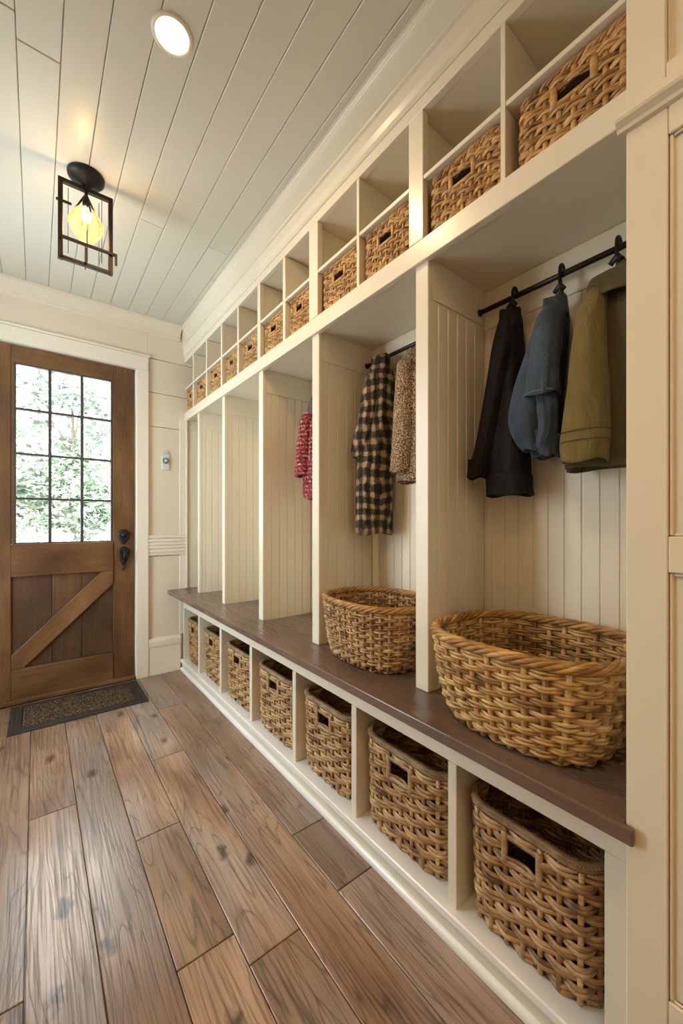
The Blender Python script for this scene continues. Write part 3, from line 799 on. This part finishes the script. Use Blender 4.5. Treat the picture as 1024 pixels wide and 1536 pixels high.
# ------------------------------------------------------------------ garments
def sstep(t): return t*t*(3-2*t)
def lerp_rows(rows, n):
    """rows: (z, y_far, y_near, x_front, x_back) from top to bottom, resampled to n rows (Catmull-Rom)"""
    out = []; K = len(rows)
    for i in range(n):
        f = i/(n-1)*(K-1); k = min(K-2, int(f)); t = f-k
        p = [rows[max(0, k-1)], rows[k], rows[k+1], rows[min(K-1, k+2)]]
        out.append([.5*((2*p[1][c]) + (-p[0][c]+p[2][c])*t + (2*p[0][c]-5*p[1][c]+4*p[2][c]-p[3][c])*t*t + (-p[0][c]+3*p[1][c]-3*p[2][c]+p[3][c])*t*t*t) for c in range(5)])
    return out
def drape(rows, folds=5, amp=.06, phase=0., n=30, segs=44, crumple=0.0, hem=True, tilt=0.0, power=2.15, grow=0.0, twist=.5):
    """cloth tube of elliptical rings with folds; closed at the top, open at the bottom with an inner lip"""
    mb = MB(); rings = []; R = lerp_rows(rows, n)
    zt, zb_ = R[0][0], R[-1][0]
    for i, (z, ya, yb, xa, xb) in enumerate(R):
        f = i/(n-1); cx, cy = (xa+xb)/2, (ya+yb)/2; ax, ay = abs(xb-xa)/2 + grow, abs(ya-yb)/2 + grow
        ring = []
        for k in range(segs):
            th = 2*PI*k/segs; c, s_ = math.cos(th), math.sin(th)
            ux = math.copysign(abs(c)**(2/power), c); uy = math.copysign(abs(s_)**(2/power), s_)
            g = 1 + amp*(.35+.65*f)*math.sin(folds*th + phase + twist*math.sin(3.1*f+phase))
            g += amp*.5*math.sin((folds*2+1)*th + 2.3*phase + 5*f)
            if crumple: g += crumple*(math.sin(16*f + 2.6*math.sin(th+phase)) * .6 + .4*math.sin(31*f+3*th))
            ring.append((cx+ax*ux*g, cy+ay*uy*g, z + tilt*s_*ay*f + .004*math.sin(3*th+phase)*f))
        rings.append(ring)
    top = rings[0]; c = [sum(p[j] for p in top)/segs for j in range(3)]
    for k_, dz in ((.86, .006), (.58, .011), (.18, .0135)): rings.insert(0, [(c[0]+(p[0]-c[0])*k_, c[1]+(p[1]-c[1])*k_, p[2]+dz) for p in top])
    if hem:
        last = rings[-1]; c = [sum(p[j] for p in last)/segs for j in range(3)]
        rings.append([(c[0]+(p[0]-c[0])*.93, c[1]+(p[1]-c[1])*.93, p[2]-.0015) for p in last])
        rings.append([(c[0]+(p[0]-c[0])*.88, c[1]+(p[1]-c[1])*.88, p[2]+.010) for p in last])
        rings.append([(c[0]+(p[0]-c[0])*.84, c[1]+(p[1]-c[1])*.84, p[2]+.05) for p in last])
    mb.loft(rings, True, True); return mb, R

# black jacket
j = thing('hanging_jacket', (1.06, .59, 1.12), 'black jacket hanging from the leftmost hook in the near bay', 'jacket', 'jackets on the near rod')
mb, _ = drape([(1.645, .602, .578, 1.060, 1.088), (1.597, .619, .564, 1.035, 1.100), (1.518, .625, .556, 1.020, 1.105), (1.422, .631, .546, 1.008, 1.108), (1.272, .642, .540, 1.003, 1.110), (1.122, .648, .534, .998, 1.110)], 5, .055, .4, 36, 48, .006)
mb.build('body', M_BLACKC, j)
mb, _ = drape([(1.620, .611, .580, 1.030, 1.072), (1.528, .622, .570, 1.000, 1.056), (1.381, .637, .586, .984, 1.040), (1.253, .660, .611, .978, 1.034), (1.168, .686, .634, .976, 1.032)], 4, .05, 1.1, 28, 32, .02)
mb.build('sleeve', M_BLACKC, j)
mb, _ = drape([(1.655, .597, .583, 1.064, 1.086), (1.640, .606, .574, 1.048, 1.094), (1.612, .616, .563, 1.034, 1.101), (1.585, .622, .560, 1.026, 1.104)], 3, .05, .2, 12, 32)
mb.build('collar', M_BLACKC, j)
mb, _ = drape([(1.170, .649, .532, .995, 1.111), (1.145, .650, .530, .994, 1.1115), (1.116, .651, .529, .994, 1.112)], 5, .05, .55, 8)
mb.build('hem_band', M_BLACKC, j)
hook(.590, ROD1, 'black hook on the rod holding the black jacket', .055)

# denim jacket
j = thing('hanging_jacket', (1.06, .49, 1.2), 'blue denim jacket hanging between the black and olive jackets', 'jacket', 'jackets on the near rod')
mb, _ = drape([(1.612, .474, .446, 1.054, 1.090), (1.560, .496, .436, 1.022, 1.100), (1.463, .521, .443, 1.008, 1.108), (1.363, .530, .452, 1.003, 1.110), (1.293, .533, .457, 1.003, 1.110), (1.242, .530, .456, 1.008, 1.106), (1.212, .518, .459, 1.015, 1.098)], 5, .06, 2.0, 32, 44, .012)
mb.build('body', M_DENIM, j)
mb, _ = drape([(1.602, .464, .446, 1.038, 1.062), (1.575, .478, .434, 1.008, 1.058), (1.520, .500, .430, .985, 1.045), (1.440, .522, .432, .970, 1.036), (1.370, .545, .450, .966, 1.030), (1.300, .552, .470, .966, 1.026), (1.250, .535, .470, .970, 1.022), (1.222, .515, .462, .976, 1.018)], 4, .06, .3, 30, 36, .022)
sl = mb.build('sleeve', M_DENIM, j)
mb, _ = drape([(1.592, .462, .442, 1.022, 1.052), (1.575, .474, .436, .996, 1.046), (1.540, .486, .430, .972, 1.030), (1.470, .492, .427, .958, 1.018), (1.400, .497, .425, .951, 1.012), (1.348, .502, .422, .947, 1.010)], 4, .05, .9, 26, 36, .022)
mb.build('folded_sleeve', M_DENIM, sl)
mb, _ = drape([(1.35, .484, .434, .966, 1.008), (1.31, .474, .428, .962, 1.008), (1.27, .470, .430, .965, 1.008), (1.235, .480, .434, .966, 1.008), (1.203, .468, .428, .972, 1.008)], 4, .12, 1.3, 24, 32, .06)
mb.build('cuff_lining', M_DENIM, sl)
mb, _ = drape([(1.630, .465, .452, 1.062, 1.086), (1.614, .474, .446, 1.050, 1.094), (1.590, .486, .439, 1.032, 1.100), (1.560, .496, .434, 1.016, 1.103)], 3, .06, 1.2, 12, 32)
mb.build('collar', M_DENIM, j)
mb = MB(); mb.sweep([(.9455+.016*(i/7-1)**2, .427+.070*i/14, 1.3545) for i in range(15)], .0010, None, 5); mb.build('stitching', M_STITCH, sl)
hook(.462, ROD1, 'black hook on the rod holding the denim jacket', .070)

# olive jacket
j = thing('hanging_jacket', (1.06, .34, 1.17), 'olive green jacket hanging beside the tall cabinet', 'jacket', 'jackets on the near rod')
mb, _ = drape([(1.605, .358, .280, 1.050, 1.095), (1.565, .385, .248, 1.032, 1.105), (1.500, .402, .230, 1.012, 1.110), (1.385, .416, .225, 1.002, 1.112), (1.263, .430, .224, .998, 1.113), (1.168, .438, .224, .996, 1.113)], 6, .035, .9, 36)
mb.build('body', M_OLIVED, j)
mb, _ = drape([(1.565, .378, .338, .995, 1.055), (1.510, .392, .334, .968, 1.040), (1.450, .396, .330, .955, 1.030), (1.350, .402, .323, .944, 1.022), (1.240, .412, .318, .938, 1.016)], 4, .04, 1.9, 30, 36, .014)
sl = mb.build('sleeve', M_OLIVE, j)
mb, _ = drape([(1.244, .4140, .3165, .9365, 1.0175), (1.212, .4155, .3165, .9350, 1.0180), (1.176, .413, .320, .938, 1.0155)], 3, .02, 1.9, 10, 36)
cf = mb.build('cuff', M_OLIVE, sl)
mb = MB()
for zq in (1.242, 1.220):
    ring = []
    for i in range(40):
        th = 2*PI*i/40; c, s_ = math.cos(th), math.sin(th)
        ring.append((.9765 + .0420*math.copysign(abs(c)**(2/2.15), c), .366+.0500*math.copysign(abs(s_)**(2/2.15), s_), zq))
    mb.sweep(ring, .0012, None, 5, True)
mb.build('cuff_seam', M_OLIVED, cf)
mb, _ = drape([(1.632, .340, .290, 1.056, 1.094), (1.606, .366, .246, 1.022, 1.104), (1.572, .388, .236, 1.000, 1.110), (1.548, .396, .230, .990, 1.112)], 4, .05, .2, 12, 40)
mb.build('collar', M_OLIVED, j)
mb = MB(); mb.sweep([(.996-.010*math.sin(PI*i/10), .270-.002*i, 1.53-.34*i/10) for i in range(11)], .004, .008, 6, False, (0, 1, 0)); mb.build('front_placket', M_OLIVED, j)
hook(.335, ROD1, 'black hook on the rod holding the olive jacket', .062)

# plaid coat, tweed coat
j = thing('hanging_coat', (1.05, 1.13, 1.0), 'long brown and black plaid wool coat hanging above the smaller oval basket', 'coat')
mb, _ = drape([(1.672, 1.150, 1.092, 1.046, 1.092), (1.597, 1.166, 1.066, 1.010, 1.105), (1.460, 1.170, 1.058, .988, 1.111), (1.345, 1.184, 1.060, .978, 1.112), (1.256, 1.194, 1.066, .970, 1.112), (1.151, 1.198, 1.073, .968, 1.112), (.994, 1.195, 1.080, .968, 1.112)], 6, .05, .7, 40, 52, .010)
mb.build('body', M_PLAID, j)
mb, _ = drape([(1.600, 1.152, 1.095, 1.000, 1.050), (1.520, 1.158, 1.085, .978, 1.040), (1.440, 1.166, 1.088, .968, 1.030), (1.370, 1.184, 1.100, .961, 1.020), (1.322, 1.196, 1.110, .957, 1.015), (1.290, 1.192, 1.112, .958, 1.015)], 4, .06, 1.7, 26, 36, .03)
mb.build('sleeve', M_PLAID, j)
mb, _ = drape([(1.684, 1.132, 1.112, 1.062, 1.090), (1.664, 1.154, 1.088, 1.034, 1.100), (1.630, 1.162, 1.076, 1.020, 1.105)], 3, .06, 1.0, 10, 36)
mb.build('collar', M_PLAID, j)
j = thing('hanging_coat', (1.05, .92, 1.17), 'pale brown tweed coat half hidden behind the near divider', 'coat')
mb, _ = drape([(1.652, .985, .930, 1.046, 1.095), (1.580, .992, .880, 1.012, 1.106), (1.45, .990, .840, .995, 1.111), (1.30, .990, .835, .985, 1.112), (1.180, .992, .832, .980, 1.112)], 6, .05, .2, 30, 44)
mb.build('body', M_TWEED, j)
mb, _ = drape([(1.590, .975, .915, .985, 1.040), (1.45, .972, .900, .965, 1.022), (1.30, .972, .895, .955, 1.012), (1.21, .976, .900, .950, 1.008)], 4, .04, .8, 20, 32)
mb.build('sleeve', M_TWEED, j)

# red knit
j = thing('hanging_sweater', (1.03, 1.49, 1.14), 'red flecked knit sweater partly hidden behind a locker divider', 'sweater')
mb, _ = drape([(1.650, 1.575, 1.490, 1.030, 1.092), (1.56, 1.574, 1.440, .985, 1.105), (1.50, 1.572, 1.425, .970, 1.108)], 4, .04, .4, 14, 40, .01)
mb.build('yoke', M_CHAR, j)
mb, _ = drape([(1.508, 1.574, 1.422, .966, 1.109), (1.42, 1.573, 1.418, .960, 1.110), (1.30, 1.572, 1.416, .958, 1.110), (1.20, 1.570, 1.418, .958, 1.110), (1.148, 1.566, 1.420, .960, 1.110)], 5, .04, .4, 24, 44, .012)
mb.build('body', M_KNIT, j)
mb, _ = drape([(1.520, 1.530, 1.470, .942, .998), (1.42, 1.546, 1.480, .930, .988), (1.33, 1.556, 1.488, .925, .982), (1.248, 1.562, 1.492, .924, .980)], 4, .06, 1.1, 22, 32, .03)
mb.build('sleeve', M_KNIT, j)
KN = MB().sweep([(1.088, 1.530, 1.645), (1.088, 1.530, 1.70), (1.112, 1.530, 1.712), (BX-.004, 1.530, 1.712)], .004, None, 8)
tag(KN.build('coat_hook', M_BLACK), 'black wall hook from which the red sweater hangs', 'hook')

# ------------------------------------------------------------------ lantern
LX, LY = .156, 1.84
t = thing('lantern_light', (LX, LY, CZ), 'black metal cage lantern with amber glass globe on the ceiling', 'ceiling light')
MB().lathe([(.004, -.044), (.013, -.042), (.022, -.033), (.050, -.022), (.062, -.012), (.063, -.0005)], (LX, LY, CZ), 'z', 40, True, True, True).build('canopy', M_BLACK, t)
MB().lathe([(.006, -.110), (.006, -.042)], (LX, LY, CZ), 'z', 16, True, True, True).build('stem', M_BRONZE, t)
fx0, fx1, fz0, fz1 = LX-.083, LX+.083, 2.050, 2.344; bw = .0078
fr_ = MB()
fr_.box(fx0-bw, fx0+bw, LY-.009, LY+.009, fz0-bw, fz1+bw, .0015); fr_.box(fx1-bw, fx1+bw, LY-.009, LY+.009, fz0-bw, fz1+bw, .0015)
fr_.box(fx0, fx1, LY-.009, LY+.009, fz1-bw, fz1+bw, .0015); fr_.box(fx0, fx1, LY-.009, LY+.009, fz0-bw*.8, fz0+bw*.8, .0015)
fr_.build('frame', M_BRONZE, t)
cb = MB(); cb.box(fx0-.004, fx1+.022, LY-.018, LY-.0092, 2.116, 2.128, .0015); cb.box(fx1+.014, fx1+.022, LY-.018, LY-.0092, 2.082, 2.118, .001)
cb.build('cross_bar', M_BRONZE, t)
MB().box(fx0-.013, fx0+.036, LY+.0092, LY+.016, 2.270, 2.279, .001).build('side_bar', M_BRONZE, t)
tf = MB()
for yy in (LY-.036, LY+.040): tf.box(LX-.0018, LX+.0018, yy-.0018, yy+.0018, fz0+.004, fz1)
tf.box(LX-.0020, LX+.0020, LY-.036, LY+.040, fz0+.002, fz0+.006); tf.box(LX-.003, LX+.003, LY-.036, LY+.040, fz1-.003, fz1+.003)
for xx, yy in ((LX-.057, LY+.03), (LX+.047, LY+.04), (LX+.055, LY+.02)): tf.sweep([(xx, yy, fz1), (xx, yy, 2.09)], .0013, None, 6)
tf.build('thin_frame', M_BRONZE, t)
MB().box(LX-.003, LX+.003, LY-.006, LY+.006, fz0, 2.116).build('mullion', M_BRONZE, t)
br_ = MB()
for sx, sy in ((-1, .4), (1, .4), (.2, -1), (-.2, 1)):
    br_.sweep([(LX, LY, 2.330), (LX+.022*sx, LY+.022*sy, 2.290), (LX+.052*sx, LY+.052*sy, 2.232)], .0034, None, 8)
br_.build('globe_arm', M_BRONZE, t)
MB().lathe([(.010, .0), (.013, -.004), (.013, -.030), (.010, -.034)], (LX, LY, 2.312), 'z', 20, True, True, True).build('socket', M_BRONZE, t)
prof = []
for i in range(22):
    a = PI*(.13 + .87*i/21); prof.append((max(.0006, .057*math.sin(a)*(1+.06*math.sin(5*a))), .064*math.cos(a)))
MB().lathe(prof, (LX, LY, 2.208), 'z', 36, True, False, True).build('glass_globe', M_AMBER, t)
bl = MB(); prof = [(.002, -.052), (.012, -.048), (.017, -.036), (.016, -.022), (.010, -.006), (.008, .002)]
MB().lathe(prof, (LX, LY, 2.272), 'z', 20, True, True, True).build('bulb', M_FILA, t)

# ------------------------------------------------------------------ recessed lights
def downlight(x, y, label, energy, spot=True):
    t = thing('recessed_light', (x, y, CZ), label, 'ceiling light', 'recessed ceiling lights')
    MB().lathe([(.042, -.0012), (.044, -.006), (.048, -.0075), (.053, -.0045), (.054, -.0003)], (x, y, CZ), 'z', 40, True).build('trim_ring', M_TRIM, t)
    MB().lathe([(.0430, -.0042), (.026, -.0062), (.001, -.0068)], (x, y, CZ), 'z', 36, True, True, True).build('lens', M_LENS, t)
    d = bpy.data.lights.new('lamp_beam', 'AREA'); d.shape = 'DISK'; d.size = .084; d.energy = energy; d.color = (1.0, .70, .395); d.spread = math.radians(165)
    o = bpy.data.objects.new('lamp_beam', d); COL.objects.link(o); o.parent = t; o.location = (0, 0, -.012)
LAMP = 6.3
downlight(.300, 1.158, 'bright recessed ceiling light above the near end of the hall', LAMP)
downlight(-.38, .10, 'recessed ceiling light out of view to the left', LAMP*.9)
downlight(.25, -1.0, 'recessed ceiling light out of view behind the near end', LAMP)
downlight(-.38, -1.5, 'recessed ceiling light out of view at the far rear', LAMP)
d = bpy.data.lights.new('lantern_glow', 'POINT'); d.energy = 2.2; d.color = (1.0, .66, .32); d.shadow_soft_size = .02
o = bpy.data.objects.new('lantern_glow', d); COL.objects.link(o); o.parent = t; o.location = (0, 0, 2.205-CZ)

# ------------------------------------------------------------------ door mat
mt = thing('door_mat', (.205, 2.68, 0), 'brown coir doormat with dark rubber border in front of the entry door', 'doormat')
x0, x1, y0, y1 = -.112, .520, 2.490, 2.862
rb = MB(); pf = [(x0, y0), (x1, y0), (x1, y1), (x0, y1)]
def rect(i, z): return [(x0+i, y0+i, z), (x1-i, y0+i, z), (x1-i, y1-i, z), (x0+i, y1-i, z)]
rb.loft([rect(0, .0006), rect(.002, .006), rect(.020, .008), rect(.028, .006), rect(.034, .009), rect(.052, .010), rect(.056, .006)], True, True, False)
rb.build('rubber_border', M_RUBBER, mt)
cp = MB(); nx, ny = 90, 44; X0, X1, Y0, Y1 = x0+.058, x1-.058, y0+.058, y1-.058; vs = []
rg = random.Random(4)
for jy in range(ny+1):
    for ix in range(nx+1):
        e = ix in (0, nx) or jy in (0, ny)
        vs.append((X0+(X1-X0)*ix/nx, Y0+(Y1-Y0)*jy/ny, .006 if e else .0125 + rg.uniform(-.0025, .0035)))
cp.add(vs, [(jy*(nx+1)+ix, jy*(nx+1)+ix+1, (jy+1)*(nx+1)+ix+1, (jy+1)*(nx+1)+ix) for jy in range(ny) for ix in range(nx)])
cp.build('coir_pile', M_COIR, mt)

# ------------------------------------------------------------------ outside
M_GROUND = simple('pale_gravel', (.5,.49,.47), .9, 0, 40, .5)
M_LEAF = speckle('green_leaf', [(.35, (.115,.155,.105)), (.5, (.20,.245,.165)), (.68, (.31,.335,.25))], 3, 0, .6, .1)
M_LEAF2 = speckle('pale_leaf', [(.35, (.15,.18,.14)), (.5, (.25,.285,.22)), (.68, (.36,.385,.31))], 3, 0, .6, .1)
M_PETAL = simple('white_blossom', (.8,.8,.78), .7)
M_BARK = simple('bark', (.22,.17,.13), .9, 0, 20, .6)
structure(MB().box(-14, 12, WY+.14, 22, -.12, -.06).build('ground', M_GROUND))
def plant(name, loc, rx, ry, z0, z1, n, leaf, mat, label, cat, group, trunk=.06, seed=0, white=0):
    rg = random.Random(seed); r = thing(name, loc, label, cat, group)
    fo = MB(); fw = MB(); blobs = []
    for _ in range(26):
        a = rg.uniform(0, 2*PI); q = rg.uniform(0, .8)**.6; z = rg.uniform(z0+.15*(z1-z0), z1-.12*(z1-z0))
        e = math.sqrt(max(.1, 1-((z-(z0+z1)/2)/((z1-z0)/2))**2))
        blobs.append((loc[0]+rx*q*e*math.cos(a), loc[1]+ry*q*e*math.sin(a), z, rg.uniform(.25, .42)*min(rx, ry, (z1-z0)/2)))
    for i in range(n):
        bx_, by_, bz_, br2 = rg.choice(blobs)
        v = Vector((rg.gauss(0, 1), rg.gauss(0, 1), rg.gauss(0, 1))).normalized()*br2*rg.uniform(.55, 1.15)
        p = Vector((bx_, by_, bz_)) + v
        if p.z < z0*.6: continue
        d = Vector((rg.gauss(0, 1), rg.gauss(0, 1), rg.gauss(0, .6))).normalized(); e = d.cross(Vector((rg.gauss(0, 1), rg.gauss(0, 1), 1))).normalized()
        l = leaf*rg.uniform(.7, 1.3); tgt = fw if rg.random() < white else fo
        u = d.cross(e)*l*.12
        tgt.add([p-d*l, p+e*l*.42+u, p+d*l, p-e*l*.42+u], [(0, 1, 2, 3)])
    fo.build('foliage', mat, r)
    if white: fw.build('blossom', M_PETAL, r)
    tk = MB(); zt = z0+(z1-z0)*.6; g0 = -.062
    tk.sweep([(loc[0], loc[1], g0), (loc[0]+.03, loc[1], zt*.5), (loc[0], loc[1]+.04, zt)], [trunk, trunk*.8, trunk*.5], None, 10)
    for _ in range(5):
        b = rg.choice(blobs); tk.sweep([(loc[0]+.01, loc[1]+.02, zt*.7), ((loc[0]+b[0])/2, (loc[1]+b[1])/2, (zt*.8+b[2])/2), (b[0], b[1], b[2])], [trunk*.45, trunk*.3, trunk*.12], None, 7)
    tk.build('trunk', M_BARK, r)
G = -.06
for i, (x, y, rr, z1, n) in enumerate([(-3.9, 8.2, 1.0, 2.5, 3400), (-1.75, 8.9, .98, 2.7, 3400), (.35, 8.3, .95, 2.3, 3400), (2.5, 9.0, 1.0, 2.6, 3400)]):
    plant('garden_shrub', (x, y, G), rr, 1.0, .25, z1, n, .075, M_LEAF if i % 2 == 0 else M_LEAF2, 'leafy green shrub standing in the garden seen through the door glass', 'shrub', 'garden shrubs beyond the door', .04, 20+i)
for i, (x, y, rr, z0, z1, n) in enumerate([(-4.6, 12.2, 1.5, 2.6, 6.4, 2400), (-1.2, 12.5, 1.4, 2.4, 5.8, 2400), (3.6, 11.9, 1.4, 2.3, 5.0, 2200), (.62, 10.2, .8, 2.2, 4.4, 1300)]):
    plant('garden_tree', (x, y, G), rr, 1.6, z0, z1, n, .10, M_LEAF2, 'pale leafy tree with sparse crown against the bright sky beyond the door glass', 'tree', 'garden trees beyond the door', .055, 40+i)
for i, x in enumerate([-2.55, -1.25, .05, 1.35]):
    plant('flowering_bush', (x, 5.6+.2*(i % 2), G), .58, .45, .12, .95, 1500, .045, M_LEAF2, 'low bush with white blossom at the bottom of the door glass', 'bush', 'low flowering bushes beyond the door', .02, 60+i, .55)

# ------------------------------------------------------------------ light outside
wd = bpy.data.worlds.new('sky'); scene.world = wd; wd.use_nodes = True; nt = wd.node_tree
bg = nt.nodes['Background']
bg.inputs[0].default_value = (.86, .95, 1.0, 1); bg.inputs[1].default_value = 11.0
s = bpy.data.lights.new('sun', 'SUN'); s.energy = 7.0; s.angle = math.radians(2); s.color = (1, .95, .86)
so = bpy.data.objects.new('sun', s); COL.objects.link(so); so.rotation_euler = (math.radians(42), 0, math.radians(-25))
pa = bpy.data.lights.new('door_daylight', 'AREA'); pa.shape = 'RECTANGLE'; pa.size = .52; pa.size_y = 1.06
po = bpy.data.objects.new('door_daylight', pa); COL.objects.link(po); po.location = ((GX0+GX1)/2, WY+.06, (GZ0+GZ1)/2); po.rotation_euler = (-PI/2, 0, 0)
pa.cycles.is_portal = True
pb = bpy.data.lights.new('added_window_daylight', 'AREA'); pb.shape = 'RECTANGLE'; pb.size = .82; pb.size_y = 1.82; pb.cycles.is_portal = True  # sky portal for the added, unseen left window
pq = bpy.data.objects.new('added_window_daylight', pb); COL.objects.link(pq); pq.location = (RL-.105, 2.03, 1.25); pq.rotation_euler = (0, -PI/2, 0)

# ------------------------------------------------------------------ camera
cam = bpy.data.cameras.new('camera'); co = bpy.data.objects.new('camera', cam); COL.objects.link(co)
cam.sensor_fit = 'VERTICAL'; cam.sensor_height = 36.0; cam.lens = 591/1536*36.0; cam.shift_y = 15/1536; cam.clip_start = .02; cam.clip_end = 100
co.location = (0, 0, 1.04); co.rotation_euler = (PI/2, 0, -math.atan(458/591))
scene.camera = co
scene.view_settings.view_transform = 'Standard'; scene.view_settings.look = 'None'; scene.view_settings.gamma = 1; scene.view_settings.use_curve_mapping = False
scene.view_settings.exposure = .04
scene.cycles.max_bounces = 10; scene.cycles.diffuse_bounces = 6; scene.cycles.transparent_max_bounces = 12
scene.cycles.sample_clamp_indirect = 6.0; scene.cycles.use_denoising = True
